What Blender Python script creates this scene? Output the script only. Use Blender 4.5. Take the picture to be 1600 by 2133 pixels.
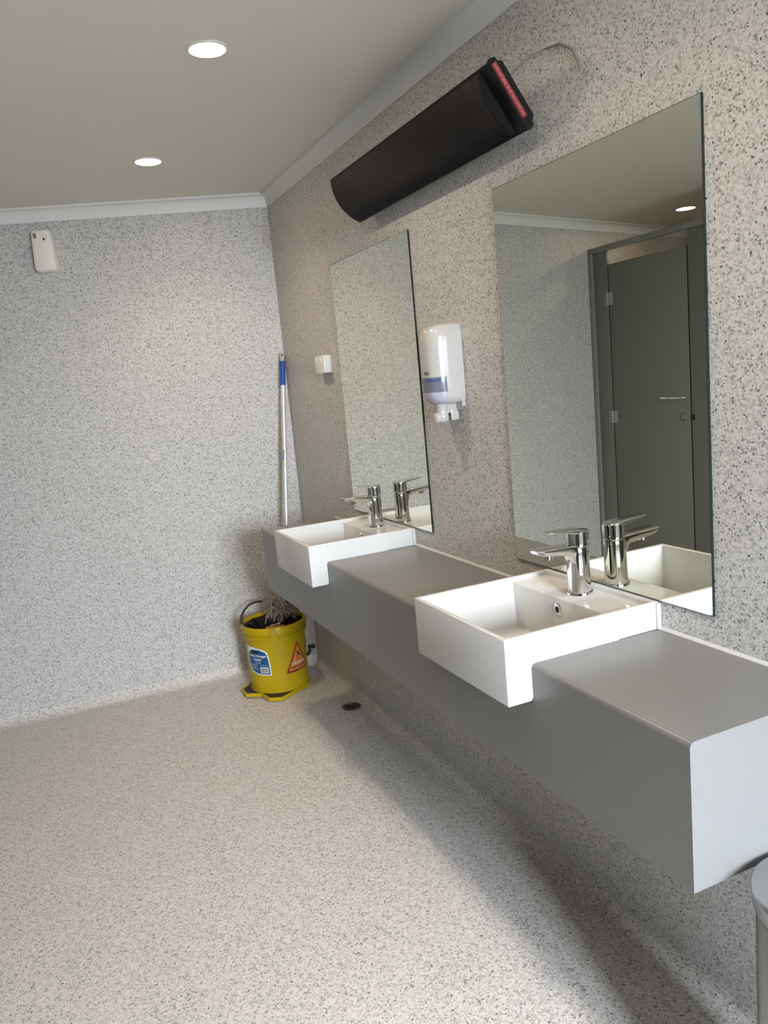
import bpy, bmesh, math, random
from mathutils import Vector, Matrix
random.seed(7)
for o in list(bpy.data.objects): bpy.data.objects.remove(o)
sc = bpy.context.scene
COL = sc.collection
PI = math.pi

# ---------------------------------------------------------------- camera
cam_d = bpy.data.cameras.new('camera')
cam = bpy.data.objects.new('camera', cam_d); COL.objects.link(cam)
RT = Vector((0.9068964, -0.4111030, -0.0923757))
DN = Vector((-0.1526326, -0.1161792, -0.9814304))
FW = Vector((0.3927369, 0.9041553, -0.1681102))
m = Matrix((RT, -DN, -FW)).transposed().to_4x4()
m.translation = Vector((-1.2379, -3.9241, 1.4781))
cam.matrix_world = m
cam_d.sensor_fit = 'VERTICAL'; cam_d.sensor_height = 32.0
cam_d.lens = 1659.29 / 2133 * 32.0
cam_d.clip_start = 0.02
sc.camera = cam

# ---------------------------------------------------------------- light and exposure
sc.view_settings.view_transform = 'Standard'
sc.view_settings.look = 'None'
sc.view_settings.gamma = 1.0
sc.view_settings.use_curve_mapping = False
sc.view_settings.exposure = 0.0
w = bpy.data.worlds.new('world'); sc.world = w; w.use_nodes = True
bg = w.node_tree.nodes['Background']
bg.inputs[0].default_value = (0.80, 0.89, 1.0, 1); bg.inputs[1].default_value = 0.6

def area(name, loc, rot, sx, sy, power, color, spread=180):
    d = bpy.data.lights.new(name, 'AREA'); d.shape = 'RECTANGLE'; d.size = sx; d.size_y = sy
    d.energy = power; d.color = color; d.spread = math.radians(spread)
    o = bpy.data.objects.new(name, d); COL.objects.link(o)
    o.location = loc; o.rotation_euler = rot
    return o
DOOR_X0, DOOR_X1, REAR_Y, DOOR_H = -1.00, -0.24, -5.6, 2.08
# cool daylight: the open sky outside, seen from indoors only through the two door leaves
DOOR_MID = (DOOR_X0+DOOR_X1)/2
area('sky_light', (-0.9, -8.2, 2.75), (math.radians(90), 0, 0), 4.6, 2.7, 6700, (0.80, 0.90, 1.0))
LAMP_STRENGTH = 120.0      # glow of the diffusers themselves
LAMP_BEAM = 3.4            # watts in each downlight's beam

# ---------------------------------------------------------------- materials
def nt(name):
    mt = bpy.data.materials.new(name); mt.use_nodes = True
    t = mt.node_tree; b = t.nodes['Principled BSDF']
    return mt, t, b
def mat(name, col, rough=0.5, metal=0.0, spec=0.5, coat=0.0, trans=0.0, ior=1.45, emit=None, noise=0.0):
    mt, t, b = nt(name)
    b.inputs['Base Color'].default_value = (*col, 1)
    b.inputs['Roughness'].default_value = rough
    b.inputs['Metallic'].default_value = metal
    b.inputs['Specular IOR Level'].default_value = spec
    b.inputs['Coat Weight'].default_value = coat
    b.inputs['Transmission Weight'].default_value = trans
    b.inputs['IOR'].default_value = ior
    if emit:
        b.inputs['Emission Color'].default_value = (*emit[0], 1)
        b.inputs['Emission Strength'].default_value = emit[1]
    if noise:
        tc = t.nodes.new('ShaderNodeTexCoord'); n = t.nodes.new('ShaderNodeTexNoise')
        n.inputs['Scale'].default_value = 18
        r = t.nodes.new('ShaderNodeMapRange')
        r.inputs[3].default_value = max(0, rough-noise); r.inputs[4].default_value = rough+noise
        t.links.new(tc.outputs['Object'], n.inputs['Vector'])
        t.links.new(n.outputs['Fac'], r.inputs[0]); t.links.new(r.outputs[0], b.inputs['Roughness'])
    return mt

def speckle(name, light, mid, dark, rough=0.42, spec=0.35):
    """flecked sheet vinyl: pale chips, grey-brown chips and sparse near-black flecks"""
    mt, t, b = nt(name)
    N, L = t.nodes.new, t.links.new
    tc = N('ShaderNodeTexCoord')
    nz = N('ShaderNodeTexNoise'); nz.inputs['Scale'].default_value = 160; nz.inputs['Detail'].default_value = 1
    L(tc.outputs['Object'], nz.inputs['Vector'])
    sub = N('ShaderNodeVectorMath'); sub.operation = 'SUBTRACT'; sub.inputs[1].default_value = (.5, .5, .5)
    L(nz.outputs['Color'], sub.inputs[0])
    mul = N('ShaderNodeVectorMath'); mul.operation = 'SCALE'; mul.inputs['Scale'].default_value = 0.006
    L(sub.outputs[0], mul.inputs[0])
    add = N('ShaderNodeVectorMath'); add.operation = 'ADD'
    L(tc.outputs['Object'], add.inputs[0]); L(mul.outputs[0], add.inputs[1])
    v1 = N('ShaderNodeTexVoronoi'); v1.inputs['Scale'].default_value = 235
    L(add.outputs[0], v1.inputs['Vector'])
    s1 = N('ShaderNodeSeparateColor'); L(v1.outputs['Color'], s1.inputs[0])
    r1 = N('ShaderNodeValToRGB'); r1.color_ramp.interpolation = 'CONSTANT'
    e = r1.color_ramp.elements
    e[0].position = 0; e[0].color = (*light, 1)
    e[1].position = 0.40; e[1].color = (*[c*0.84 for c in light], 1)
    for p, c in ((0.66, mid), (0.92, dark)):
        k = e.new(p); k.color = (*c, 1)
    L(s1.outputs[0], r1.inputs[0])
    v2 = N('ShaderNodeTexVoronoi'); v2.inputs['Scale'].default_value = 150
    L(add.outputs[0], v2.inputs['Vector'])
    s2 = N('ShaderNodeSeparateColor'); L(v2.outputs['Color'], s2.inputs[0])
    g = N('ShaderNodeMath'); g.operation = 'GREATER_THAN'; g.inputs[1].default_value = 0.90
    L(s2.outputs[1], g.inputs[0])
    l = N('ShaderNodeMath'); l.operation = 'LESS_THAN'; l.inputs[1].default_value = 0.30
    L(v2.outputs['Distance'], l.inputs[0])
    mm = N('ShaderNodeMath'); mm.operation = 'MULTIPLY'; L(g.outputs[0], mm.inputs[0]); L(l.outputs[0], mm.inputs[1])
    mx = N('ShaderNodeMix'); mx.data_type = 'RGBA'
    L(mm.outputs[0], mx.inputs['Factor']); L(r1.outputs[0], mx.inputs['A']); mx.inputs['B'].default_value = (0.035, 0.032, 0.03, 1)
    L(mx.outputs['Result'], b.inputs['Base Color'])
    b.inputs['Roughness'].default_value = rough
    b.inputs['Specular IOR Level'].default_value = spec
    bp = N('ShaderNodeBump'); bp.inputs['Strength'].default_value = 0.06; bp.inputs['Distance'].default_value = 0.001
    L(nz.outputs['Fac'], bp.inputs['Height']); L(bp.outputs[0], b.inputs['Normal'])
    return mt

M_wall = speckle('wall_flecked_vinyl', (0.56, 0.54, 0.515), (0.39, 0.375, 0.35), (0.24, 0.23, 0.21))
M_floor = speckle('floor_flecked_vinyl', (0.61, 0.565, 0.525), (0.42, 0.39, 0.352), (0.26, 0.245, 0.22), 0.38, 0.45)
M_ceil = mat('ceiling_paint', (0.72, 0.69, 0.62), 0.6, noise=0.05)
M_cove = mat('coving_paint', (0.70, 0.69, 0.65), 0.5)
M_lam = mat('grey_laminate', (0.182, 0.176, 0.170), 0.30, spec=0.45, noise=0.04)
M_cer = mat('white_ceramic', (0.56, 0.55, 0.53), 0.10, spec=0.16, coat=0.0)
M_chrome = mat('chrome', (0.80, 0.80, 0.80), 0.05, metal=1.0)
M_steel = mat('brushed_steel', (0.30, 0.30, 0.295), 0.36, metal=1.0, noise=0.08)
M_mirror = mat('mirror_silver', (0.87, 0.88, 0.79), 0.0, metal=1.0)
M_edge = mat('mirror_edge_glass', (0.01, 0.02, 0.018), 0.15)
M_black = mat('black_metal', (0.007, 0.0068, 0.0068), 0.42, spec=0.3, noise=0.05)
M_mesh = mat('black_mesh_grille', (0.0065, 0.0058, 0.006), 0.6, spec=0.18)
M_wplas = mat('white_plastic', (0.43, 0.412, 0.383), 0.18, spec=0.5)
M_matw = mat('matt_white_plastic', (0.72, 0.70, 0.67), 0.4)
M_air = mat('cream_white_plastic', (0.74, 0.70, 0.63), 0.16)
M_hinge = mat('hinge_grey', (0.27, 0.275, 0.26), 0.4)
M_win = mat('smoky_translucent_plastic', (0.15, 0.152, 0.19), 0.10)
M_win2 = mat('lavender_translucent_plastic', (0.40, 0.39, 0.455), 0.14)
M_winb = mat('blue_strip', (0.07, 0.095, 0.19), 0.2)
M_yel = mat('yellow_plastic', (0.43, 0.295, 0.004), 0.36, spec=0.3, noise=0.06)
M_rub = mat('black_rubber', (0.015, 0.014, 0.014), 0.6)
M_orange = mat('orange_tray', (0.45, 0.20, 0.02), 0.4)
M_alu = mat('aluminium_pole', (0.66, 0.68, 0.68), 0.35, metal=0.35)
M_blue = mat('blue_grip', (0.02, 0.07, 0.33), 0.4)
M_ink = mat('black_ink', (0.01, 0.01, 0.015), 0.5)
M_navy = mat('label_blue', (0.004, 0.075, 0.20), 0.4)
M_paper = mat('label_white', (0.72, 0.72, 0.68), 0.45)
M_red = mat('label_red', (0.19, 0.018, 0.020), 0.45)
M_pink = mat('label_text', (0.55, 0.30, 0.27), 0.5)
M_tri = mat('warning_orange', (0.62, 0.22, 0.05), 0.4)
M_trib = mat('warning_red', (0.26, 0.02, 0.012), 0.4)
M_scrib = mat('red_marker', (0.42, 0.14, 0.01), 0.5)
M_part = mat('partition_grey', (0.150, 0.144, 0.125), 0.42, noise=0.04)
M_frame = mat('partition_frame_grey', (0.21, 0.212, 0.205), 0.45)
M_seal = mat('white_sealant', (0.50, 0.49, 0.47), 0.35)
M_dark = mat('dark_void', (0.008, 0.008, 0.008), 0.7)
M_lime = mat('lime_mark', (0.50, 0.62, 0.20), 0.5)

def yarn_mat():
    mt, t, b = nt('cotton_yarn')
    tc = t.nodes.new('ShaderNodeTexCoord'); n = t.nodes.new('ShaderNodeTexNoise'); n.inputs['Scale'].default_value = 60
    r = t.nodes.new('ShaderNodeValToRGB'); e = r.color_ramp.elements
    e[0].position = .35; e[0].color = (0.15, 0.115, 0.09, 1); e[1].position = .65; e[1].color = (0.36, 0.31, 0.26, 1)
    t.links.new(tc.outputs['Object'], n.inputs['Vector']); t.links.new(n.outputs['Fac'], r.inputs[0])
    t.links.new(r.outputs[0], b.inputs['Base Color']); b.inputs['Roughness'].default_value = 0.9
    return mt
M_yarn = yarn_mat()
M_lamp = mat('lamp_diffuser', (1, 1, 1), 0.4, emit=((1.0, 0.81, 0.61), LAMP_STRENGTH))

# ---------------------------------------------------------------- mesh helpers
def finish(name, bm, material, parent=None, smooth=35, loc=None):
    me = bpy.data.meshes.new(name)
    bmesh.ops.recalc_face_normals(bm, faces=bm.faces)
    bm.to_mesh(me); bm.free()
    mats = material if isinstance(material, (list, tuple)) else [material]
    for x in mats: me.materials.append(x)
    if smooth:
        me.shade_smooth(); me.set_sharp_from_angle(angle=math.radians(smooth))
    o = bpy.data.objects.new(name, me); COL.objects.link(o)
    if parent:
        o.parent = parent
        o.matrix_parent_inverse = Matrix.Translation(-parent.location) if parent.type == 'EMPTY' else Matrix()
    return o
def thing(name, label, cat, loc=(0, 0, 0), group=None):
    o = bpy.data.objects.new(name, None); COL.objects.link(o)
    o.empty_display_size = 0.05; o.location = loc
    o['label'] = label; o['category'] = cat
    if group: o['group'] = group
    return o
def tag(o, label, cat, group=None):
    o['label'] = label; o['category'] = cat
    if group: o['group'] = group
    return o
def struct(o):
    o['kind'] = 'structure'; return o
def B(): return bmesh.new()
def add_box(bm, x0, x1, y0, y1, z0, z1, bev=0.0, seg=2, M=None, mi=0):
    vs = [bm.verts.new((x, y, z)) for x in (x0, x1) for y in (y0, y1) for z in (z0, z1)]
    F = [(0, 1, 3, 2), (4, 6, 7, 5), (0, 4, 5, 1), (2, 3, 7, 6), (0, 2, 6, 4), (1, 5, 7, 3)]
    fs = [bm.faces.new([vs[i] for i in f]) for f in F]
    for f in fs: f.material_index = mi
    geo = vs
    if bev:
        es = list({e for f in fs for e in f.edges})
        r = bmesh.ops.bevel(bm, geom=es, offset=bev, segments=seg, profile=0.5, affect='EDGES')
        geo = list({v for f in r['faces'] for v in f.verts})
        for f in r['faces']: f.material_index = mi
    if M is not None:
        bmesh.ops.transform(bm, matrix=M, verts=geo)
    return geo
def loft(bm, secs, cap0=True, cap1=True, mi=0, closed=True):
    rows = [[bm.verts.new(p) for p in s] for s in secs]
    n = len(rows[0])
    for a, b in zip(rows, rows[1:]):
        for i in range(n if closed else n-1):
            j = (i+1) % n
            f = bm.faces.new((a[i], a[j], b[j], b[i])); f.material_index = mi
    if cap0: bm.faces.new(rows[0][::-1]).material_index = mi
    if cap1: bm.faces.new(rows[-1]).material_index = mi
    return rows
def lathe(bm, prof, c=(0, 0, 0), n=48, M=None, cap0=True, cap1=True, mi=0):
    secs = []
    for r, z in prof:
        s = [Vector((r*math.cos(2*PI*i/n), r*math.sin(2*PI*i/n), z)) for i in range(n)]
        if M is not None: s = [M @ v for v in s]
        secs.append([v + Vector(c) for v in s])
    loft(bm, secs, cap0, cap1, mi)
def tube(bm, pts, r, n=8, cap=True, mi=0, flat=None):
    pts = [Vector(p) for p in pts]; secs = []
    up = Vector((0, 0, 1)); prev = None
    for i, p in enumerate(pts):
        d = (pts[min(i+1, len(pts)-1)] - pts[max(i-1, 0)]).normalized()
        if prev is None:
            a = d.orthogonal().normalized()
        else:
            a = (prev - d*prev.dot(d)).normalized()
        prev = a; b = d.cross(a)
        rr = r[i] if isinstance(r, (list, tuple)) else r
        k = flat or 1
        secs.append([p + a*math.cos(2*PI*j/n)*rr + b*math.sin(2*PI*j/n)*rr*k for j in range(n)])
    loft(bm, secs, cap, cap, mi)
def cells(bm, xs, ys, zs, filled):
    """solid made of grid cells; only outer faces are kept"""
    V = {}
    def v(i, j, k):
        if (i, j, k) not in V: V[(i, j, k)] = bm.verts.new((xs[i], ys[j], zs[k]))
        return V[(i, j, k)]
    nx, ny, nz_ = len(xs)-1, len(ys)-1, len(zs)-1
    f = lambda i, j, k: 0 <= i < nx and 0 <= j < ny and 0 <= k < nz_ and filled(i, j, k)
    for i in range(nx):
        for j in range(ny):
            for k in range(nz_):
                if not f(i, j, k): continue
                if not f(i-1, j, k): bm.faces.new((v(i, j, k), v(i, j, k+1), v(i, j+1, k+1), v(i, j+1, k)))
                if not f(i+1, j, k): bm.faces.new((v(i+1, j, k), v(i+1, j+1, k), v(i+1, j+1, k+1), v(i+1, j, k+1)))
                if not f(i, j-1, k): bm.faces.new((v(i, j, k), v(i+1, j, k), v(i+1, j, k+1), v(i, j, k+1)))
                if not f(i, j+1, k): bm.faces.new((v(i, j+1, k), v(i, j+1, k+1), v(i+1, j+1, k+1), v(i+1, j+1, k)))
                if not f(i, j, k-1): bm.faces.new((v(i, j, k), v(i, j+1, k), v(i+1, j+1, k), v(i+1, j, k)))
                if not f(i, j, k+1): bm.faces.new((v(i, j, k+1), v(i+1, j, k+1), v(i+1, j+1, k+1), v(i, j+1, k+1)))
    bmesh.ops.recalc_face_normals(bm, faces=bm.faces)
    bmesh.ops.dissolve_limit(bm, angle_limit=0.01, verts=bm.verts, edges=bm.edges)
def rrect(w_, h_, r, n=6, cx=0, cy=0):
    out = []
    for sx, sy, a0 in ((1, 1, 0), (-1, 1, PI/2), (-1, -1, PI), (1, -1, 1.5*PI)):
        for i in range(n+1):
            a = a0 + PI/2*i/n
            out.append((cx + sx*(w_/2-r) + r*math.cos(a), cy + sy*(h_/2-r) + r*math.sin(a)))
    return out
def text_mesh(body, size, depth=0.0, align='CENTER', spacing=1.0, offset=0.0):
    cu = bpy.data.curves.new('txt', 'FONT'); cu.body = body; cu.size = size
    cu.align_x = align; cu.align_y = 'CENTER'; cu.extrude = depth; cu.space_character = spacing; cu.offset = offset
    cu.resolution_u = 3
    o = bpy.data.objects.new('txt', cu); COL.objects.link(o)
    dg = bpy.context.evaluated_depsgraph_get(); dg.update()
    me = bpy.data.meshes.new_from_object(o.evaluated_get(dg))
    vs = [v.co.copy() for v in me.vertices]; fs = [list(p.vertices) for p in me.polygons]
    bpy.data.objects.remove(o); bpy.data.meshes.remove(me); bpy.data.curves.remove(cu)
    return vs, fs
def put2d(bm, vs, fs, fn, mi=0):
    bv = [bm.verts.new(fn(v)) for v in vs]
    for f in fs:
        try: bm.faces.new([bv[i] for i in f]).material_index = mi
        except ValueError: pass

# ---------------------------------------------------------------- room shell
TH = 0.28097                      # the back wall is not square to the basin wall
TN, CS, SN = math.tan(TH), math.cos(TH), math.sin(TH)
H = 2.40
XL = -4.0
NB = Vector((-SN, -CS, 0))        # back wall normal, into the room
TB = Vector((-CS, SN, 0))         # along the back wall, away from the corner
def bw(x, off=0.0, z=0.0): return Vector((x, -x*TN - off/CS, z))
def zf(x):                        # the floor is level by the basins and falls away towards the middle
    t = max(0.0, -x - 0.30); t = min(t, 2.0)
    return -0.093*(math.sqrt(t*t + 0.0064) - 0.08)
bm = B()                          # floor
xs = [0.1, 0, -.1, -.2, -.25, -.3, -.35, -.4, -.45, -.5, -.6, -.7, -.85, -1, -1.3, -1.6, -2.0, -2.3, -3, -4.1]
ys = [-7.2, -5.6, -3, -1, 0.0]
grid = [[bm.verts.new((x, y if y < 0 else -x*TN + 0.1, zf(x))) for y in ys] for x in xs]
for a, b in zip(grid, grid[1:]):
    for j in range(len(ys)-1): bm.faces.new((a[j], a[j+1], b[j+1], b[j]))
r = bmesh.ops.extrude_face_region(bm, geom=list(bm.faces))
bmesh.ops.translate(bm, verts=[g for g in r['geom'] if isinstance(g, bmesh.types.BMVert)], vec=(0, 0, -0.1))
struct(finish('floor', bm, M_floor))
bm = B()
loft(bm, [[(0.1, REAR_Y, z), (0.1, 0.1, z), (XL-.1, -(XL-.1)*TN+.1, z), (XL-.1, REAR_Y, z)] for z in (H, H+.1)])
struct(finish('ceiling', bm, M_ceil, smooth=0))
bm = B(); add_box(bm, 0, 0.1, REAR_Y, 0.03, -0.02, H)
struct(finish('wall_right', bm, M_wall, smooth=0))
bm = B()
def wallquad(x0, x1, z0, z1, th=0.1):
    return [[tuple(bw(x0, 0, z)), tuple(bw(x1, 0, z)), tuple(bw(x1, -th, z)), tuple(bw(x0, -th, z))] for z in (z0, z1)]
loft(bm, wallquad(0.0, XL, -0.26, H))
struct(finish('wall_back', bm, M_wall, smooth=0))
bm = B(); add_box(bm, XL-.1, XL, REAR_Y, 1.12, -0.26, H)
struct(finish('wall_left', bm, M_wall, smooth=0))
bm = B()
zs = [-0.26, 0.0, 1.1, 2.0, DOOR_H, H]
cells(bm, [XL, -3.7, -2.7, DOOR_X0, DOOR_X1, 0.0], [REAR_Y-0.1, REAR_Y], zs,
      lambda i, j, k: not (i == 3 and k in (1, 2, 3)))
struct(finish('wall_rear', bm, M_part, smooth=0))  # unseen wall, kept dark so that it bounces little light
# door opening in the rear wall, standing open to daylight
bm = B()
for x0, x1 in ((DOOR_X0, DOOR_X0+.05), (DOOR_X1-.05, DOOR_X1)): add_box(bm, x0, x1, REAR_Y-.1, REAR_Y+.012, 0, DOOR_H)
add_box(bm, DOOR_X0, DOOR_X1, REAR_Y-.1, REAR_Y+.012, DOOR_H-.05, DOOR_H)
add_box(bm, DOOR_MID-.035, DOOR_MID+.035, REAR_Y-.1, REAR_Y+.012, 0, DOOR_H-.05)
struct(finish('door_1', bm, M_frame))
# coved skirting where the vinyl turns up the wall
def cove_prof(r=0.045, n=8):
    return [(r - r*math.sin(PI/2*i/n), r - r*math.cos(PI/2*i/n)) for i in range(n+1)]   # (distance from wall, height)
R0 = 0.045
bm = B(); secs = []
for x in [0.0, -.03, -.06, -.1, -.2, -.3, -.4, -.5, -.7, -1, -1.3, -1.6, -2.0, -2.3, -3, XL]:
    s = []
    for d, h in cove_prof(R0):
        xx = min(x, -d*0.85) if x > -.1 else x
        p = bw(xx, d + 0.0006); s.append((p.x, p.y, zf(xx) + h + 0.0006))
    p = bw(x, -0.01); s.append((p.x, p.y, zf(x)+R0)); s.append((p.x, p.y, zf(x)-0.01)); 
    q = bw(min(x, -.03), R0); s.append((q.x, q.y, zf(x)-0.01))
    secs.append(s)
loft(bm, secs)
struct(finish('baseboard_back', bm, M_floor, smooth=50))
bm = B(); secs = []
for y in (0.0, REAR_Y):
    s = []
    for d, h in cove_prof(R0):
        yy = -d*1.15 if y == 0 else y
        s.append((-d - .0006, yy, h + .0006))
    s += [(0.01, y, R0), (0.01, y, -0.01), (-R0, y - (.05 if y == 0 else 0), -0.01)]
    secs.append(s)
loft(bm, secs)
struct(finish('baseboard_right', bm, M_floor, smooth=50))

# plaster coving
CP, CV = 0.034, 0.0623
def coving_sec(o, nrm, mit):
    # profile: (distance out, z) ; mit shifts each point along the run so that both runs meet on the mitre
    prof = [(0, H+.001), (CP+.004, H+.001), (CP+.004, H-.009), (CP-.001, H-.009)]
    for i in range(1, 8):
        a = PI/2*i/8
        prof.append(((CP-.001)*(1-math.sin(a)) + .004*math.sin(a), H-.009 - (CV-.016)*(1-math.cos(a))))
    prof += [(.004, H-CV+.004), (.004, H-CV), (0, H-CV)]
    return [tuple(Vector((o.x, o.y, 0)) + nrm*d + mit*d + Vector((0, 0, z))) for d, z in prof]
half = math.tan((PI/2 - TH)/2)     # interior angle is 90+16 degrees
k = math.tan(PI/4 - TH/2)
bm = B()
loft(bm, [coving_sec(Vector((0, 0, 0)), Vector((-1, 0, 0)), Vector((0, -k, 0))),
          coving_sec(Vector((0, REAR_Y, 0)), Vector((-1, 0, 0)), Vector((0, 0, 0)))])
struct(finish('trim_1', bm, M_cove, smooth=30))
bm = B()
loft(bm, [coving_sec(Vector((0, 0, 0)), NB, TB*k), coving_sec(bw(XL), NB, Vector((0, 0, 0)))])
struct(finish('trim_2', bm, M_cove, smooth=30))

# ---------------------------------------------------------------- vanity counter
D, YA, YB, ZT, ZB = 0.3517, -0.5071, -3.0175, 0.8568, 0.5896
B1, B2, BW = -1.1340, -2.3710, 0.2079
F_, BT, BB = -0.4134, 0.9215, 0.7747
vanity = thing('vanity_counter', 'long wall-hung grey laminate counter carrying both white basins', 'counter', (-D/2, (YA+YB)/2, ZB))
bm = B()
cw = BW - 0.006
cells(bm, [-D, -0.035, -0.0012], [YB, B2-cw, B2+cw, B1-cw, B1+cw, YA], [ZB, 0.768, ZT],
      lambda i, j, k: not (k == 1 and j in (1, 3) and i == 0))
es = [e for e in bm.edges if all(abs(v.co.x+D) < 1e-5 and abs(v.co.z-ZT) < 1e-5 for v in e.verts)]
bmesh.ops.bevel(bm, geom=es, offset=0.011, segments=5, profile=0.5, affect='EDGES')
finish('counter_body', bm, M_lam, vanity, smooth=40)
for y0, y1 in ((YB+.002, B2-BW), (B2+BW, B1-BW), (B1+BW, YA-.002)):
    bm = B(); bm2 = [(0, ZT+.007), (-.003, ZT+.005), (-.006, ZT+.001), (-.006, ZT-.001), (0, ZT-.001)]
    loft(bm, [[(x, y, z) for x, z in bm2] for y in (y0, y1)])
    finish('sealant_bead', bm, M_seal, vanity)['label'] = 'thin white sealant line along the wall'

# ---------------------------------------------------------------- basins
def make_basin(yc, label, group):
    t = thing('wash_basin', label, 'basin', (-0.2, yc, ZT), group)
    bm = B()
    XR = -0.1265            # back wall of the bowl
    xs = [F_, F_+.012, -D-.001, XR, XR+.010, -0.018, -0.0015]
    ys = [yc-BW, yc-BW+.012, yc+BW-.012, yc+BW]
    zs = [BB, 0.780, 0.790, ZT+.0003, 0.909, BT]
    def fil(i, j, k):
        if k == 0: return i in (0, 1)                       # apron hanging in front of the counter
        inner = j == 1
        if k == 1: return i in (0, 1, 2, 3)
        k -= 1
        if k == 1:
            if inner and i in (1, 2): return False
            return i in (0, 1, 2, 3)
        if k == 2: return not (inner and i in (1, 2))
        return not (inner and i in (1, 2, 3, 4))
    cells(bm, xs, ys, zs, fil)
    bm.normal_update()
    # below the counter top the bowl is narrower than the cut-out
    for v in bm.verts:
        if -D < v.co.x < -.1 and v.co.z < ZT and (abs(v.co.y-yc) > BW-.001): v.co.y = yc + math.copysign(BW-.0075, v.co.y-yc)
    # the bowl tapers a little towards its floor
    for v in bm.verts:
        if abs(v.co.z-.790) < 1e-4 and abs(v.co.y-yc) < BW-.011 and v.co.x > F_+.005:
            v.co.y = yc + (v.co.y-yc)*0.965; v.co.x += 0.006 if v.co.x < -.3 else 0
    es = [e for e in bm.edges if e.calc_face_angle(0) > 0.3]
    bmesh.ops.bevel(bm, geom=es, offset=0.0055, segments=3, profile=0.5, affect='EDGES', clamp_overlap=True)
    finish('bowl', bm, M_cer, t, smooth=50)
    # overflow ring
    bm = B(); Mx = Matrix.Rotation(-PI/2, 4, 'Y')
    lathe(bm, [(.0155, -.001), (.0155, .002), (.013, .0035), (.008, .0035), (.0075, .0012), (0.0074, -0.001)], (XR, yc, .880), 32, Mx)
    finish('overflow_ring', bm, M_chrome, t)
    bm = B(); lathe(bm, [(.0072, 0.0), (.0072, .0012)], (XR-.0006, yc, .880), 24, Mx)
    finish('overflow_hole', bm, M_dark, t)
    bm = B(); lathe(bm, [(.030, 0), (.030, .002), (.027, .004), (.010, .005), (.004, .0075)], (-.27, yc, .7902), 32)
    finish('waste_plug', bm, M_chrome, t)
    # silicone at the back corners
    for s in (-1, 1):
        bm = B(); add_box(bm, -.012, -.0005, yc+s*(BW+.002)-.004, yc+s*(BW+.002)+.004, ZT+.001, BT-.002, .002)
        finish('corner_sealant', bm, M_seal, t)
    return t
make_basin(B2, 'white rectangular semi-recessed basin nearest the camera, under the larger-looking mirror', 'basins in the grey counter')
make_basin(B1, 'white rectangular semi-recessed basin at the far end of the counter, towards the mop', 'basins in the grey counter')

# ---------------------------------------------------------------- taps
def make_tap(yc, label):
    z0 = 0.9092
    t = thing('basin_tap', label, 'tap', (-0.0645, yc, z0), 'chrome mixer taps')
    X = -0.0632
    bm = B(); lathe(bm, [(.0325, 0), (.0335, .002), (.0325, .0065), (.029, .0075)], (X, yc, z0), 40)
    finish('base_ring', bm, M_chrome, t)
    bm = B(); n = 40; secs = []
    def sec(rx, ry, z, dx=0):
        return [(X+dx+rx*math.copysign(abs(math.cos(2*PI*i/n))**.85, math.cos(2*PI*i/n)), yc+ry*math.copysign(abs(math.sin(2*PI*i/n))**.85, math.sin(2*PI*i/n)), z) for i in range(n)]
    for z, rx, ry, dx in ((z0+.006, .0275, .0275, 0), (z0+.03, .0268, .0268, 0), (z0+.08, .0262, .0262, .0), (z0+.100, .0262, .0258, .0), (1.026, .0262, .0255, 0), (1.0295, .024, .0235, 0)):
        secs.append(sec(rx, ry, z, dx))
    loft(bm, secs)
    finish('tap_body', bm, M_chrome, t, smooth=50)
    # spout: a flat-topped arm that leaves the body in a tight curve and thins to its tip
    bm = B(); secs = []
    #       x       top     bottom  halfwidth
    st = [(-.052, 1.0335, .975, .0195), (-.074, 1.0340, .976, .0205), (-.0875, 1.0350, .992, .0215), (-.092, 1.0355, 1.006, .0218),
          (-.100, 1.0360, 1.0125, .0222), (-.115, 1.0365, 1.0150, .0225), (-.150, 1.0375, 1.0195, .0228), (-.172, 1.0385, 1.0225, .0225), (-.186, 1.0392, 1.0280, .0215), (-.1905, 1.0395, 1.0355, .0205)]
    for x, zt_, zb_, hw in st:
        h = zt_-zb_; r_ = min(.0045, h*.3)
        pts = []
        for (y, z) in rrect(2*hw, h, r_, 3): 
            f = 1 - 0.16*max(0, -(z)/(h/2))          # narrower underneath
            pts.append((x, yc + y*f, (zt_+zb_)/2 + z))
        secs.append(pts)
    loft(bm, secs)
    finish('spout', bm, M_chrome, t, smooth=40)
    bm = B(); lathe(bm, [(.0115, 0.012), (.0115, -.006), (.0095, -.0065)], (-.150, yc, 1.0165), 24)
    finish('aerator', bm, M_chrome, t)
    bm = B(); lathe(bm, [(.0235, 1.029), (.0235, 1.0325), (.0272, 1.0335), (.0272, 1.060), (.0265, 1.0655), (.024, 1.067)], (X+.0015, yc, 0), 40)
    finish('tap_cap', bm, M_chrome, t, smooth=40)
    bm = B(); secs = []
    for x, zt_, th_, hw in ((-.040, 1.0685, .003, .016), (-.055, 1.0705, .008, .024), (-.075, 1.0725, .012, .0235), (-.095, 1.0735, .0085, .021), (-.12, 1.0745, .0055, .0188), (-.145, 1.0755, .0045, .0165), (-.1535, 1.0758, .0025, .0150)):
        secs.append([(x, yc+y, zt_-th_/2+z) for y, z in rrect(2*hw, th_, th_*.4, 3)])
    loft(bm, secs)
    finish('lever', bm, M_chrome, t, smooth=50)
    return t
make_tap(B2-.004, 'chrome single-lever mixer tap on the basin nearest the camera')
make_tap(B1-.002, 'chrome single-lever mixer tap on the far basin')

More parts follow.
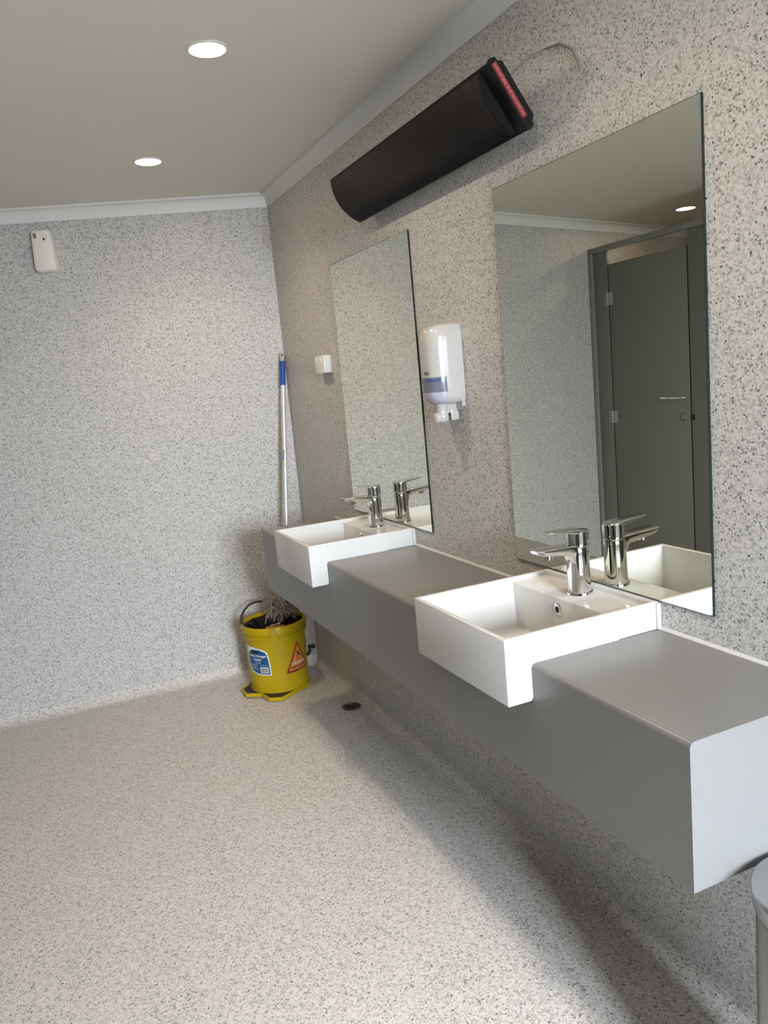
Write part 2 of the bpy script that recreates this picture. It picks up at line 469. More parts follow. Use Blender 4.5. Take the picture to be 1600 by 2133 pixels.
# ---------------------------------------------------------------- mirrors
def make_mirror(y0, y1, label):
    t = thing('wall_mirror', label, 'mirror', (0, (y0+y1)/2, 0.9251), 'frameless wall mirrors')
    bm = B(); add_box(bm, -0.0058, -0.0002, y1, y0, 0.9251, 1.9398)
    finish('glass_edge', bm, M_edge, t, smooth=0)
    bm = B(); add_box(bm, -0.0062, -0.0055, y1+.0012, y0-.0012, 0.9263, 1.9386)
    finish('mirror_glass', bm, M_mirror, t, smooth=0)
make_mirror(-2.0152, -2.7395, 'tall frameless mirror nearest the camera, reflecting the grey cubicle door')
make_mirror(-0.7725, -1.4938, 'tall frameless mirror behind the far tap, reflecting only flecked wall')

# ---------------------------------------------------------------- strip heater
XT, ZTT, XB_, ZBB, YF, YN = -.1437, 2.163, -.045, 2.020, -1.210, -2.252
heater = thing('strip_heater', 'long black radiant strip heater tilted downwards high on the wall', 'heater', (-.09, (YF+YN)/2, 2.02))
top = Vector((XT, 0, ZTT)); bot = Vector((XB_, 0, ZBB))
dv = (bot-top); WID = dv.length; dv.normalize()
nv = Vector((-dv.z, 0, dv.x)); nv = nv if nv.x < 0 else -nv      # out of the face: towards the room and down
def hp(s, d, y):        # s across the face 0..1 from the top edge, d out of the face
    p = top + dv*WID*s + nv*d; return (p.x, y, p.z)
bm = B()
secs = []
for y in (YF, YN+.004):
    secs.append([hp(0, .004, y), hp(.02, .004, y), hp(.02, 0, y), hp(.98, 0, y), hp(.98, .004, y), hp(1, .004, y), hp(1, -.012, y), hp(.9, -.034, y), hp(.1, -.034, y), hp(0, -.012, y)])
loft(bm, secs)
finish('housing', bm, M_black, heater, smooth=30)
bm = B(); secs = []
for y in [YF+.0 , YF+.002]+[YN+.055, YN+.050]:
    s = []
    for i in range(17):
        u = i/16; s.append(hp(.03+.94*u, .003+.024*math.sin(PI*u)**.85, y))
    s += [hp(.97, -.002, y), hp(.03, -.002, y)]
    secs.append(s)
loft(bm, secs)
finish('front_grille', bm, M_mesh, heater, smooth=40)
bm = B()            # fine ribs of the grille
for i in range(1, 46):
    u = i/46
    c = Vector(hp(.03+.94*u, .003+.024*math.sin(PI*u)**.85 + .0002, 0))
    tube(bm, [(c.x, YF+.004, c.z), (c.x, YN+.056, c.z)], .0006, 4)
finish('grille_ribs', bm, M_black, heater)
bm = B()            # end plate with bevelled shoulders
secs = []
for y in (YN+.004, YN):
    secs.append([hp(-.02, .005, y), hp(1.0, .005, y), hp(1.02, -.006, y), hp(.99, -.019, y), hp(-.005, -.019, y), hp(-.025, -.006, y)])
loft(bm, secs)
finish('end_plate', bm, M_black, heater, smooth=0)
bm = B()
def lab(s0, s1, d0, d1, y0, y1): 
    loft(bm, [[hp(s0, d0, y), hp(s1, d0, y), hp(s1, d1, y), hp(s0, d1, y)] for y in (y0, y1)])
lab(.045, .84, .0005, -.0150, YN-.0008, YN-.0001)
hl = finish('warning_label', bm, M_red, heater, smooth=0); hl['label'] = 'narrow red label with pale capital letters'
vs, fs = text_mesh('CAUTION: HOT SURFACE - DO NOT TOUCH - DO NOT COVER', 0.0105)
x0 = min(v.x for v in vs); x1 = max(v.x for v in vs)
bm = B(); put2d(bm, vs, fs, lambda v: hp(.06 + .755*(v.x-x0)/(x1-x0), -.0072 - v.y*.95, YN-.0011))
finish('label_text', bm, M_pink, hl, smooth=0)
for y in (-1.45, -2.02):
    bm = B(); tube(bm, [hp(.55, -.025, y), (-.012, y, 2.11)], .011, 10); add_box(bm, -.010, -.0005, y-.03, y+.03, 2.07, 2.15, .002)
    finish('wall_bracket', bm, M_black, heater)
bm = B()  # thin dark tube that stands for a cord's cast shadow on the wall
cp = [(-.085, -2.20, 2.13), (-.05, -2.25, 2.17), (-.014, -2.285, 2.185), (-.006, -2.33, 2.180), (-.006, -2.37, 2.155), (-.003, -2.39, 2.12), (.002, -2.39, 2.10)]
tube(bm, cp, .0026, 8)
finish('cord_shadow_arc', bm, mat('cord_shadow_grey', (0.17, 0.16, 0.15), 0.8, spec=0.1), heater)

# ---------------------------------------------------------------- soap dispenser
soap = thing('soap_dispenser', 'white foam soap dispenser on the wall between the two mirrors', 'dispenser', (0, -1.725, 1.33))
YS = -1.725
def plan(hw, dep, z, n=36, e=3.0, inset=0.0):
    pts = []
    for i in range(n+1):
        a = PI*i/n
        c, s = math.cos(a), math.sin(a)
        pts.append((-(dep-inset)*abs(s)**(2/e) - .0005, YS + (hw-inset)*math.copysign(abs(c)**(2/e), c), z))
    return pts
DEP, HW = .104, .059
bm = B(); secs = []
for z, k_, kd in ((1.616, .60, .55), (1.614, .78, .72), (1.607, .92, .86), (1.594, .98, .96), (1.575, 1, 1), (1.52, 1, 1), (1.47, 1, 1), (1.4586, 1, 1)):
    secs.append(plan(HW*k_, DEP*kd, z))
loft(bm, secs)
finish('upper_cover', bm, M_wplas, soap, smooth=50)
# lower cover, white at the wall side, wrapping round to a tinted window at the front
bm = B()
lows = [(1.4584, 1, 1), (1.44, 1, 1), (1.413, .995, .99), (1.4125, .995, .99), (1.398, .98, .965), (1.388, .93, .91), (1.380, .84, .83), (1.376, .70, .74)]
rows = [[bm.verts.new(p) for p in plan(HW*k_, DEP*kd, z, 36)] for z, k_, kd in lows]
for r_, (a, b) in enumerate(zip(rows, rows[1:])):
    for i in range(36):
        f = bm.faces.new((a[i], a[i+1], b[i+1], b[i]))
        front = 5 <= i <= 30
        f.material_index = 0 if not front else (1 if r_ <= 1 else 2)
bm.faces.new(rows[-1]).material_index = 0
bm.faces.new(rows[0][::-1]).material_index = 0
for a, b in zip(rows, rows[1:]): bm.faces.new((a[0], b[0], b[-1], a[-1]))
lw = finish('level_window', bm, [M_wplas, M_win, M_win2], soap, smooth=45); lw['label'] = 'smoky blue and lavender translucent window'
bm = B(); s0 = plan(HW+.0007, DEP+.0007, 1.4545, 36); s1 = plan(HW+.0007, DEP+.0007, 1.4445, 36)
ra = [bm.verts.new(p) for p in s0[15:31]]; rb = [bm.verts.new(p) for p in s1[15:31]]
for i in range(len(ra)-1): bm.faces.new((ra[i], ra[i+1], rb[i+1], rb[i]))
finish('blue_strip', bm, M_winb, soap)
bm = B()
secs = []
for x in (-.001, -.012):
    secs.append([(x, YS-.054, 1.40), (x, YS+.054, 1.40), (x, YS+.054, 1.365), (x, YS+.03, 1.350), (x, YS-.03, 1.350), (x, YS-.054, 1.365)])
loft(bm, secs)
add_box(bm, -.055, -.010, YS-.018, YS+.018, 1.345, 1.378, .005)
add_box(bm, -.034, -.006, YS-.020, YS-.013, 1.322, 1.36, .003); add_box(bm, -.034, -.006, YS+.013, YS+.020, 1.322, 1.36, .003)
finish('back_plate', bm, M_wplas, soap)
bm = B()
lathe(bm, [(.021, 1.378), (.020, 1.362), (.018, 1.350), (.0195, 1.345), (.021, 1.335), (.020, 1.324), (.012, 1.318)], (-.058, YS-.005, 0), 28)
lathe(bm, [(.012, 0), (.015, .004), (.0165, .018), (.0155, .026), (.010, .029)], (-.058, YS-.005, 1.333), 24, Matrix.Rotation(-PI/2, 4, 'Y'))
finish('nozzle', bm, M_wplas, soap, smooth=50)
vs, fs = text_mesh('TORK', 0.0125, offset=.0003)
bm = B(); put2d(bm, vs, fs, lambda v: (-DEP-.0012, YS-.012-v.x, 1.4705+v.y*1.15))
finish('brand_mark', bm, M_ink, soap, smooth=0)

# ---------------------------------------------------------------- white electrical box on the basin wall
bx = thing('switch_box', 'small square white electrical box on the wall beside the far mirror', 'switch', (0, -.60, 1.51))
bm = B(); add_box(bm, -.026, -.0003, -.662, -.548, 1.513, 1.587, .002)
finish('mounting_block', bm, M_matw, bx)
bm = B(); add_box(bm, -.036, -.0262, -.664, -.546, 1.512, 1.588, .003)
finish('face_plate', bm, M_air, bx)
for yy in (-.575, -.625):
    bm = B(); add_box(bm, -.0395, -.0355, yy-.005, yy+.005, 1.562, 1.578, .001)
    finish('rocker', bm, M_air, bx)

# ---------------------------------------------------------------- air freshener on the back wall
PF = bw(-1.020, 0, 2.20)
air = thing('air_freshener', 'white automatic air freshener high on the back wall, under the coving', 'air freshener', tuple(PF))
AX = Matrix((( -TB.x, NB.x, 0, PF.x), (-TB.y, NB.y, 0, PF.y), (0, 0, 1, PF.z), (0, 0, 0, 1)))   # local: x right, y out, z up
bm = B(); secs = []
for d, kx in ((.0005, 1.0), (.03, 1.0), (.048, .97), (.056, .90), (.0595, .78)):
    s = []
    for x, z in rrect(.098*kx, .192*(1-(1-kx)*.55), .020*kx, 6):
        s.append(tuple(AX @ Vector((x*(1+.06*z/.096*-1), d, z))))
    secs.append(s)
loft(bm, secs)
finish('case', bm, M_air, air, smooth=60)
bm = B()
bmz = AX @ Matrix.Translation((-.026, .0578, .066)); add_box(bm, -.0072, .0072, -.001, .0022, -.0115, .0115, .0008, 1, bmz)
finish('sensor_window', bm, mat('sensor_grey', (.16, .16, .14), .25), air)
bm = B(); Mx = Matrix.Rotation(-PI/2, 4, 'X')
tmpM = AX @ Matrix.Translation((.014, .0590, .052)) @ Mx
lathe(bm, [(.019, -.0005), (.019, .0012), (.016, .0022), (.012, .0006), (.0055, .0004)], (0, 0, 0), 28, tmpM)
finish('nozzle_ring', bm, M_air, air)
bm = B(); tmpM = AX @ Matrix.Translation((.013, .0596, .050)) @ Mx
lathe(bm, [(.005, 0), (.005, .0018)], (0, 0, 0), 20, tmpM)
finish('spray_hole', bm, M_dark, air)
for zz, ww in ((.012, .007), (-.064, .009)):
    bm = B(); bmz = AX @ Matrix.Translation((.010, .0594, zz)); add_box(bm, -ww, ww, -.001, .0012, -ww, ww, .0008, 1, bmz)
    finish('badge', bm, M_air, air)

# ---------------------------------------------------------------- ceiling downlights
def downlight(x, y, r, label):
    t = thing('downlight', label, 'light', (x, y, H), 'round recessed ceiling downlights')
    bm = B(); lathe(bm, [(r+.008, H-.0003), (r+.008, H-.0025), (r+.001, H-.005), (r, H-.003), (r-.001, H-.0005)], (x, y, 0), 48)
    finish('bezel', bm, M_cove, t)
    bm = B(); lathe(bm, [(r-.0005, H-.0036), (r-.0012, H-.0042)], (x, y, 0), 48)
    finish('lamp_diffuser', bm, M_lamp, t)
    d = bpy.data.lights.new('beam', 'AREA'); d.shape = 'DISK'; d.size = r*1.8
    d.energy = LAMP_BEAM; d.color = (1.0, 0.81, 0.61); d.spread = math.radians(125)
    lo = bpy.data.objects.new('beam', d); COL.objects.link(lo); lo.location = (x, y, H-.0065)
downlight(-.628, -1.610, .049, 'glowing round downlight nearest the camera, above the strip heater')
downlight(-.634, -.520, .049, 'glowing round downlight close to the back wall, farther and smaller-looking of the two')
downlight(-.63, -2.72, .049, 'round downlight above the near basin, just out of view overhead')
downlight(-3.05, .342, .060, 'glowing round downlight over the toilet cubicle, seen in the near mirror')

# ---------------------------------------------------------------- toilet cubicle front, seen in the near mirror
PX = -2.5316
cub = thing('toilet_cubicle', 'dark grey toilet cubicle front with a door, reflected in the near mirror', 'cubicle', (PX, 0, 0))
FB = zf(PX)
bm = B()
add_box(bm, PX-.030, PX+.014, -4.6, .722, 2.172, 2.206, .002)
finish('top_rail', bm, M_frame, cub)
bm = B(); loft(bm, [[(PX+.014, .688, z), (PX+.014, .718, z), (PX-.03, .729, z), (PX-.03, .688, z)] for z in (FB, 2.172)])
finish('wall_channel', bm, M_frame, cub)
for (y0, y1) in ((.547, .688), (-1.02, -.181), (-2.77, -1.745), (-4.6, -3.49)):  # panels past the first door are unseen, carried on to cut ambient light
    bm = B(); add_box(bm, PX-.020, PX, y0, y1, FB, 2.172, .001)
    finish('panel', bm, M_part, cub)
bm = B(); add_box(bm, XL, PX+.0, -4.617, -4.601, FB, 2.206)
finish('side_panel', bm, M_part, cub)
def door(y0, y1, ztop, hinge_y):
    bm = B(); add_box(bm, PX-.020, PX, y0, y1, FB+.12, ztop, .001)
    d = finish('door', bm, M_part, cub)
    def sub(name, bm, m_):
        return finish(name, bm, m_, d)
    for zc in (1.851, 1.046, .26):
        bm = B()
        add_box(bm, PX+.0003, PX+.0035, hinge_y-.042, hinge_y-.004, zc-.042, zc+.042, .0012)
        add_box(bm, PX+.0003, PX+.0035, hinge_y+.004, hinge_y+.042, zc-.042, zc+.042, .0012)
        sub('hinge_leaf', bm, M_hinge)
        bm = B(); tube(bm, [(PX+.007, hinge_y, zc-.042), (PX+.007, hinge_y, zc-.004)], .0055, 12); tube(bm, [(PX+.007, hinge_y, zc+.004), (PX+.007, hinge_y, zc+.042)], .0055, 12)
        sub('hinge_pin', bm, M_chrome)
    hy = y0+.045
    bm = B(); pts = [(PX, hy+.20, 1.172), (PX+.022, hy+.19, 1.172), (PX+.034, hy+.165, 1.172), (PX+.036, hy+.10, 1.172), (PX+.034, hy+.02, 1.172), (PX+.022, hy+.0, 1.172), (PX, hy-.008, 1.172)]
    tube(bm, pts, .0055, 10)
    for yy in (hy+.10, hy+.125, hy+.15): tube(bm, [(PX+.0362, yy, 1.172), (PX+.0362, yy+.004, 1.172)], .009, 12)
    sub('door_handle', bm, M_chrome)
    bm = B(); Mx = Matrix.Rotation(PI/2, 4, 'Y')
    lathe(bm, [(.030, 0), (.030, .004), (.026, .007), (.012, .0075)], (PX+.0003, y0+.045, 1.048), 28, Mx)
    sub('lock_indicator', bm, M_steel)
    bm = B(); add_box(bm, PX+.0075, PX+.0085, y0+.036, y0+.054, 1.030, 1.038)
    sub('lock_slot', bm, M_dark)
door(-.167, .534, 2.077, .5405)
door(-1.735, -1.03, 2.077, -1.0255)  # further doors are unseen, added with the dark run to lower the bounce
door(-3.48, -2.775, 2.077, -2.7705)
bm = B(); add_box(bm, PX-.001, PX+.0015, -.203, -.184, 1.030, 1.066)
finish('strike_plate', bm, M_dark, cub)
# black strips set into the door gaps, standing for the shade there
for y0, y1 in ((.5342, .5468), (-.1808, -.1672)):
    bm = B(); add_box(bm, PX-.014, PX-.004, y0, y1, FB+.12, 2.0765)
    finish('gap_shade_strip', bm, M_dark, cub)

# ---------------------------------------------------------------- bucket with wringer
BX, BY = -.268, -.192
bucket = thing('mop_bucket', 'yellow wringer bucket with stickers, standing in the corner under the counter', 'bucket', (BX, BY, 0))
def br(z): return .1425 + (.1500-.1425)*z/.33           # body radius
bm = B()
lathe(bm, [(.1505, .0), (.1505, .012), (.1435, .018), (br(.03), .03), (br(.12), .12), (br(.285), .285), (.1585, .289), (.1585, .297), (.1535, .299), (.1535, .312), (.1600, .315), (.1600, .340), (.1575, .346),
           (.1530, .346), (.1495, .336), (.1455, .30), (.140, .04), (.10, .03)], (BX, BY, 0), 72)
finish('bucket_shell', bm, M_yel, bucket, smooth=40)
A0 = math.atan2(-3.9241-BY, -1.2379-BX)                # towards the camera
def cyl(phi, z, d=0.0):
    r_ = br(z)+d; a = A0+phi
    return (BX+r_*math.cos(a), BY+r_*math.sin(a), z)
# lug and bolt
def lug(phi):
    bm = B(); s = []
    for d_, hw in ((.004, .015), (.0135, .014)):
        s.append([cyl(phi+t_*hw/.15, z, d_) for t_, z in ((-1, .284), (1, .284), (1, .345), (-1, .345))])
    loft(bm, s); return bm
for phi in (-.05, PI-.05):
    finish('handle_lug', lug(phi), M_yel, bucket)
    bm = B(); c = Vector(cyl(phi, .329, .0125)); Rz = Matrix.Rotation(A0+phi, 4, 'Z') @ Matrix.Rotation(PI/2, 4, 'Y')
    lathe(bm, [(.0055, 0), (.0055, .0025), (.003, .0045)], tuple(c), 16, Rz)
    finish('bolt', bm, M_chrome, bucket)
# foot pedal
bm = B()
outl = [(-.462, -.163), (-.4590, -.247), (-.3965, -.286), (-.380, -.369), (-.3225, -.401), (-.256, -.362), (-.150, -.293), (-.16, -.20), (-.25, -.12), (-.36, -.10), (-.408, -.107)]
def inset(poly, d):
    c = Vector((sum(p[0] for p in poly)/len(poly), sum(p[1] for p in poly)/len(poly)))
    out = []; n = len(poly)
    for i in range(n):
        a, b, c_ = Vector(poly[i-1]), Vector(poly[i]), Vector(poly[(i+1) % n])
        e1 = (b-a).normalized(); e2 = (c_-b).normalized()
        n1 = Vector((-e1.y, e1.x)); n2 = Vector((-e2.y, e2.x))
        nn = (n1+n2).normalized(); out.append(tuple(b + nn*d/max(.4, nn.dot(n1))))
    return out
def fz(p, z): return (p[0], p[1], z)
i1 = inset(outl, .002); i2 = inset(outl, .008); i3 = inset(outl, .010)
loft(bm, [[fz(p, .001) for p in i1], [fz(p, .003) for p in outl], [fz(p, .016) for p in outl], [fz(p, .019) for p in i1], [fz(p, .019) for p in i2], [fz(p, .014) for p in i3]])
ft = finish('foot_plate', bm, M_yel, bucket, smooth=25)
bm = B(); i4 = inset(outl, .0105)
loft(bm, [[fz(p, .0135) for p in i4], [fz(p, .0165) for p in i4]])
finish('rubber_tread', bm, M_rub, ft, smooth=0)
# wringer inside the rim
bm = B()
lathe(bm, [(.1475, .325), (.1475, .330), (.118, .322), (.085, .296), (.07, .25), (.06, .25), (.078, .292), (.115, .315)], (BX, BY, 0), 48, cap0=False, cap1=False)
for a in range(0, 12):
    an = a*PI/6
    tube(bm, [(BX+.145*math.cos(an), BY+.145*math.sin(an), .331), (BX+.11*math.cos(an), BY+.11*math.sin(an), .325), (BX+.075*math.cos(an), BY+.075*math.sin(an), .29)], .006, 6)
lathe(bm, [(.142, .2), (.142, .205)], (BX, BY, 0), 40)
wr = finish('wringer_cone', bm, M_black, bucket); wr['label'] = 'black metal wringer set in the rim'
bm = B(); add_box(bm, -.045, .045, -.03, .02, 0, .006, .002, 2, Matrix.Translation(Vector(cyl(.05, .326, -.062))) @ Matrix.Rotation(A0+PI/2, 4, 'Z'))
finish('wringer_plate', bm, M_orange, bucket)
bm = B(); c0 = Vector(cyl(-.15, .345, -.045)); c1 = Vector(cyl(.28, .350, -.045)); c2 = Vector(cyl(.55, .362, -.11)); c3 = Vector(cyl(.9, .385, -.13))
tube(bm, [c0, c1, c2, c3], .0023, 8); tube(bm, [c1, c1+Vector((0, 0, -.03))], .002, 6)
finish('wire_lever', bm, M_chrome, bucket)
bm = B(); tube(bm, [c2, c2.lerp(c3, .5)+Vector((0, 0, .004)), c3], .008, 10)
finish('lever_grip', bm, M_rub, bucket)
# curved strap handle lying over the far left of the rim
bm = B(); pts = []
for i in range(13):
    a = -1.50 - 1.35*i/12
    p = Vector(cyl(a, .33, .004)); p.z = .345 + .062*math.sin(PI*min(1, i/12)*.62); pts.append(p)
tube(bm, pts, .0105, 8, flat=.5)
finish('bail_handle', bm, mat('dark_brown_strap', (.035, .024, .018), .5), bucket)
# black knob at the back right
bm = B()
p0 = Vector(cyl(1.62, .135, -.004)); 
tube(bm, [p0, p0+Vector((.012, -.006, .004)), p0+Vector((.024, -.004, .024))], .008, 10)
add_box(bm, -.018, .018, -.012, .012, -.009, .009, .005, 2, Matrix.Translation(p0+Vector((.034, .0, .036))))
finish('latch_knob', bm, M_rub, bucket)
# stickers (wrapped round the shell)
def wrap(bm, poly, phi0, z0, d, mi=0, depth=.0008, nx=1):
    s = []
    for dd in (d, d+depth):
        s.append([cyl(phi0 + x/.148, z0+y, dd) for x, y in poly])
    loft(bm, s, mi=mi)
def dens(poly, n=6):
    out = []
    for i in range(len(poly)):
        a, b = poly[i], poly[(i+1) % len(poly)]
        for k in range(n): out.append((a[0]+(b[0]-a[0])*k/n, a[1]+(b[1]-a[1])*k/n))
    return out
def strips(bm, poly, phi0, z0, d, mi=0, nx=24):
    """fills a convex outline with narrow vertical strips so that the sticker follows the curve"""
    xs_ = [p[0] for p in poly]; xa, xb = min(xs_)+1e-5, max(xs_)-1e-5
    prev = None
    for k in range(nx+1):
        x = xa+(xb-xa)*k/nx; ysx = []
        for i in range(len(poly)):
            a, b = poly[i], poly[(i+1) % len(poly)]
            if (a[0]-x)*(b[0]-x) <= 0 and a[0] != b[0]: ysx.append(a[1]+(b[1]-a[1])*(x-a[0])/(b[0]-a[0]))
        lo, hi = min(ysx), max(ysx)
        cur = [bm.verts.new(cyl(phi0+x/.148, z0+y, d)) for y in (lo, hi)]
        if prev:
            bm.faces.new((prev[0], cur[0], cur[1], prev[1])).material_index = mi
        prev = cur
LP, LZ = -.72, .183
bm = B()
outer = [(-.073, .066), (-.02, .066), (.035, .056), (.060, .040), (.066, .0), (.070, -.075), (.0, -.075), (-.045, -.062), (-.060, -.040), (-.066, 0)]
strips(bm, outer, LP, LZ, .0008)
pl = finish('blue_label', bm, M_paper, bucket, smooth=60); pl['label'] = 'white and blue product label with barcode'
def subp(name, bm, m_, par, smooth=60):
    return finish(name, bm, m_, par, smooth)
bm = B()
inner = [(-.060, .028), (-.045, .046), (-.025, .053), (.02, .052), (.052, .038), (.060, .0), (.064, -.070), (.0, -.069), (-.040, -.057), (-.054, -.036), (-.060, 0)]
strips(bm, inner, LP, LZ, .0012)
subp('label_panel', bm, M_navy, pl)
bm = B(); put = lambda txt, sz, cx, cy, off=0: put2d(bm, *text_mesh(txt, sz, offset=off), lambda v: cyl(LP+(v.x+cx)/.148, LZ+v.y+cy, .0016))
put('Metal Wringer', .0165, .002, .022, .0004); put('Bucket', .0165, .000, .004, .0004); put('VB-160', .0105, .000, -.012)
for yy, xa, xb in ((-.024, -.05, .0), (-.030, -.05, -.01), (-.038, -.047, -.002), (-.046, -.040, .0), (-.024, .012, .05)):
    strips(bm, [(xa, yy), (xb, yy), (xb, yy+.0014), (xa, yy+.0014)], LP, LZ, .0016, 0, 6)
strips(bm, [(.012, -.064), (.056, -.064), (.056, -.033), (.012, -.033)], LP, LZ, .0016, 0, 8)
subp('label_print', bm, M_paper, pl, 0)
bm = B(); random.seed(3); x = .016
while x < .051:
    w_ = random.choice((.0008, .0014, .0022)); strips(bm, [(x, -.061), (x+w_, -.061), (x+w_, -.037), (x, -.037)], LP, LZ, .0020, 0, 1); x += w_+random.choice((.0009, .0015))
subp('barcode_bars', bm, M_ink, pl, 0)
bm = B(); strips(bm, [(-.035, .036), (.012, .036), (.012, .050), (-.030, .050)], LP, LZ, .0015, 0, 8)
subp('label_logo', bm, M_ink, pl, 0)
bm = B(); strips(bm, [(-.068, .052), (-.060, .052), (-.060, .060), (-.068, .060)], LP, LZ, .0015, 0, 3)
subp('label_emblem', bm, M_ink, pl, 0)
TP, TZ = .73, .170
bm = B(); tri = [(.0, .083), (-.072, -.060), (-.068, -.066), (.068, -.066), (.072, -.060)]
strips(bm, tri, TP, TZ, .0008, 0, 28)
tr = finish('warning_triangle', bm, M_trib, bucket, smooth=60); tr['label'] = 'orange triangular wet floor warning sticker with dark red edge'
bm = B(); strips(bm, [(0, .068), (-.060, -.056), (.060, -.056)], TP, TZ, .0012, 0, 26)
subp('triangle_face', bm, M_tri, tr)
bm = B()
put2d(bm, *text_mesh('CAUTION', .0185, offset=.0003), lambda v: cyl(TP+v.x/.148, TZ+v.y-.024, .0017))
subp('caution_text', bm, M_paper, tr, 0)
bm = B()
put2d(bm, *text_mesh('WET FLOOR', .0165, offset=.0005), lambda v: cyl(TP+v.x/.148, TZ+v.y-.043, .0017))
subp('wet_floor_text', bm, M_ink, tr, 0)
bm = B()
def stroke(bm, pts, w_, phi0, z0, d):
    for (a, b) in zip(pts, pts[1:]):
        a = Vector(a); b = Vector(b); n_ = (b-a).normalized(); n_ = Vector((-n_.y, n_.x))*w_/2
        vs_ = [bm.verts.new(cyl(phi0+p.x/.148, z0+p.y, d)) for p in (a-n_, b-n_, b+n_, a+n_)]
        bm.faces.new(vs_)
# slipping figure
stroke(bm, [(-.004, .030), (.006, .018)], .008, TP, TZ, .0017)
stroke(bm, [(.006, .018), (.018, .006)], .005, TP, TZ, .0017)
stroke(bm, [(.004, .017), (-.006, .010), (-.003, -.004)], .004, TP, TZ, .0017)
stroke(bm, [(-.003, .029), (.008, .032), (.013, .026)], .003, TP, TZ, .0017)
stroke(bm, [(-.011, .035), (-.006, .035)], .006, TP, TZ, .0017)
stroke(bm, [(-.014, -.010), (.0, -.007), (.014, -.010)], .002, TP, TZ, .0017)
subp('figure_print', bm, M_ink, tr, 0)
bm = B(); random.seed(11)
for row, (yy, xa, n_) in enumerate(((.008, -.020, 7), (-.008, -.006, 6))):
    x = xa
    for k in range(n_):
        pts = [(x, yy+random.uniform(-.004, .004)) , (x+.0025, yy+random.uniform(.002, .005)), (x+.004, yy+random.uniform(-.005, -.001))]
        stroke(bm, pts, .0013, .06, .215, .0012); x += .0062
finish('marker_scribble', bm, M_scrib, bucket, smooth=0)

# ---------------------------------------------------------------- mop leaning in the corner
mop = thing('string_mop', 'string mop with blue-topped aluminium handle leaning in the corner from the bucket', 'mop', (-.20, -.17, .40))
P0 = Vector((-.170, -.165, .425)); P1 = Vector((-.0175, -.031, 1.640))
ax = (P1-P0).normalized(); LN = (P1-P0).length
bm = B(); tube(bm, [P0, P0+ax*(LN-.16)], .0120, 20)
hd = finish('handle', bm, M_alu, mop, smooth=50)
bm = B(); tube(bm, [P0+ax*(LN-.165), P0+ax*(LN-.046)], .0140, 20)
finish('blue_grip', bm, M_blue, mop)['label'] = 'blue plastic sleeve near the top'
bm = B()
tube(bm, [P0+ax*(LN-.047), P0+ax*(LN-.024)], .0125, 20); 
sd = Vector((FW.y, -FW.x, 0)).normalized()
# flattened loop with a hanging hole
cc = P0+ax*(LN-.018); secs = []
fw2 = Vector((FW.x, FW.y, 0)).normalized()
for s_ in (-.0045, .0045):
    ring = []
    for i in range(28):
        a = 2*PI*i/28; ring.append(cc + sd*math.cos(a)*.0115 + ax*math.sin(a)*.016 + fw2*s_)
    secs.append(ring)
loft(bm, secs)
finish('hanging_loop', bm, M_wplas, mop)
bm = B(); Rm = Matrix((sd, ax, -fw2)).transposed().to_4x4()
lathe(bm, [(.0050, 0), (.0050, .0015)], tuple(cc - fw2*.0042 + ax*.003), 18, Rm)
finish('loop_hole', bm, mat('hole_brown', (.05, .035, .02), .6), mop)
# printed maker's mark on the tube
bm = B()
vs, fs = text_mesh('Oates', .020, offset=.0004)
zc = P0+ax*(LN*.585)
def onpole(v, rr=.0123):
    a = math.atan2(-1, -.32)-.55 + v.y/rr
    q_ = zc - ax*v.x
    return q_ + Vector((math.cos(a), math.sin(a), 0))*rr
put2d(bm, vs, fs, onpole)
finish('brand_mark', bm, M_ink, mop, smooth=0)
bm = B(); lvs = [Vector((x, y, 0)) for x in (.030, .056) for y in (0, .004, .008)]
put2d(bm, [Vector((v.x, v.y, 0)) for v in lvs], [[0, 1, 4, 3], [1, 2, 5, 4]], onpole)
finish('lime_mark', bm, M_lime, mop)
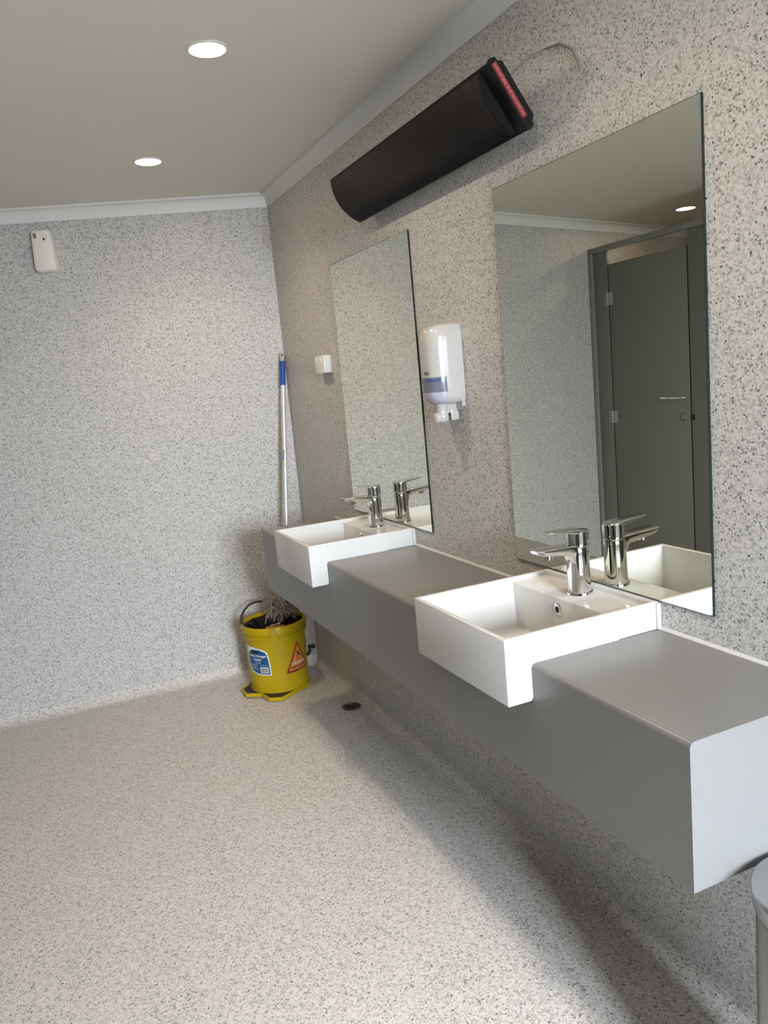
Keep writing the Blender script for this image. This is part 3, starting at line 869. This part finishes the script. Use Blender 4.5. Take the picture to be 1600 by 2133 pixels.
# head clamp and yarn
bm = B(); HC = Vector((-.215, -.185, .418))
tube(bm, [P0+ax*.08, P0, HC+Vector((.0, .0, .0))], [.015, .018, .02], 14)
add_box(bm, -.055, .055, -.012, .012, -.012, .012, .004, 2, Matrix.Translation(HC) @ Matrix.Rotation(.3, 4, 'Z'))
finish('head_clamp', bm, M_black, mop)
bm = B(); random.seed(5)
for i in range(300):
    a = random.uniform(0, 2*PI); rr = random.uniform(.02, .098)
    st_ = HC + Vector((random.uniform(-.05, .05), random.uniform(-.014, .014), .010+random.uniform(0, .014)))
    out = Vector((math.cos(a), math.sin(a)*.85, 0))
    endz = .35 + .06*random.random() + (.02 if rr < .06 else -.0)
    e_ = HC + out*rr; e_.z = endz - (.02 if rr > .08 else 0)
    mid = st_.lerp(e_, .45); mid.z = HC.z + .038 - rr*.22 + random.uniform(-.004, .008)
    pts = []
    for k in range(9):
        t_ = k/8
        p = st_*(1-t_)**2 + mid*2*t_*(1-t_) + e_*t_*t_
        p += Vector((random.uniform(-1, 1), random.uniform(-1, 1), random.uniform(-1, 1)))*.0022
        dx = Vector((p.x-BX, p.y-BY))
        if dx.length > .135: dx = dx.normalized()*.135; p.x = BX+dx.x; p.y = BY+dx.y
        pts.append(p)
    tube(bm, pts, random.uniform(.0020, .0030), 5)
ya = finish('yarn', bm, M_yarn, mop, smooth=60); ya['kind'] = 'stuff'; ya['label'] = 'greyish brown cotton strands'

# ---------------------------------------------------------------- floor drain
dr = thing('floor_drain', 'small round metal drain grate in the floor beneath the counter', 'drain', (-.059, -.664, 0))
DX, DY = -.074, -.664
bm = B(); lathe(bm, [(.043, .0008), (.043, .0035), (.031, .0035), (.030, .0012)], (DX, DY, 0), 40)
finish('drain_rim', bm, mat('dull_bronze', (.13, .12, .095), .4, metal=.7), dr)
bm = B(); lathe(bm, [(.030, .0006), (.030, .0012)], (DX, DY, 0), 32)
finish('drain_well', bm, M_dark, dr)
bm = B()
for k in range(-3, 4):
    x = k*.0085; l_ = math.sqrt(.030**2-x*x)
    a_ = Matrix.Translation((DX, DY, 0)) @ Matrix.Rotation(-.42, 4, 'Z')
    add_box(bm, x-.0019, x+.0019, -l_, l_, .0012, .0032, 0, 1, a_)
finish('grate_bars', bm, M_steel, dr)

# ---------------------------------------------------------------- waste bin at the near end of the counter
WX, WY, WH, WR = -.195, -3.148, .614, .118
wb = thing('waste_bin', 'round stainless steel bin at the near end of the counter, cut by the frame', 'bin', (WX, WY, 0))
bm = B(); lathe(bm, [(WR-.012, .0), (WR-.008, .012), (WR-.008, WH-.05), (WR-.010, WH-.045)], (WX, WY, 0), 72)
finish('bin_body', bm, M_steel, wb)
bm = B(); lathe(bm, [(WR-.013, 0), (WR-.004, .0005), (WR-.004, .022), (WR-.010, .024)], (WX, WY, 0.0), 64)
finish('base_ring', bm, M_rub, wb)
bm = B(); lathe(bm, [(WR-.009, WH-.044), (WR-.003, WH-.036), (WR-.003, WH-.018), (WR, WH-.012), (WR, WH-.006), (WR-.004, WH-.002), (WR-.012, WH-.003), (WR-.05, WH+.001), (WR-.09, WH+.003), (.006, WH+.0035)], (WX, WY, 0), 72)
finish('lid', bm, mat('lid_steel', (.42, .43, .44), .42, metal=.9), wb, smooth=45)
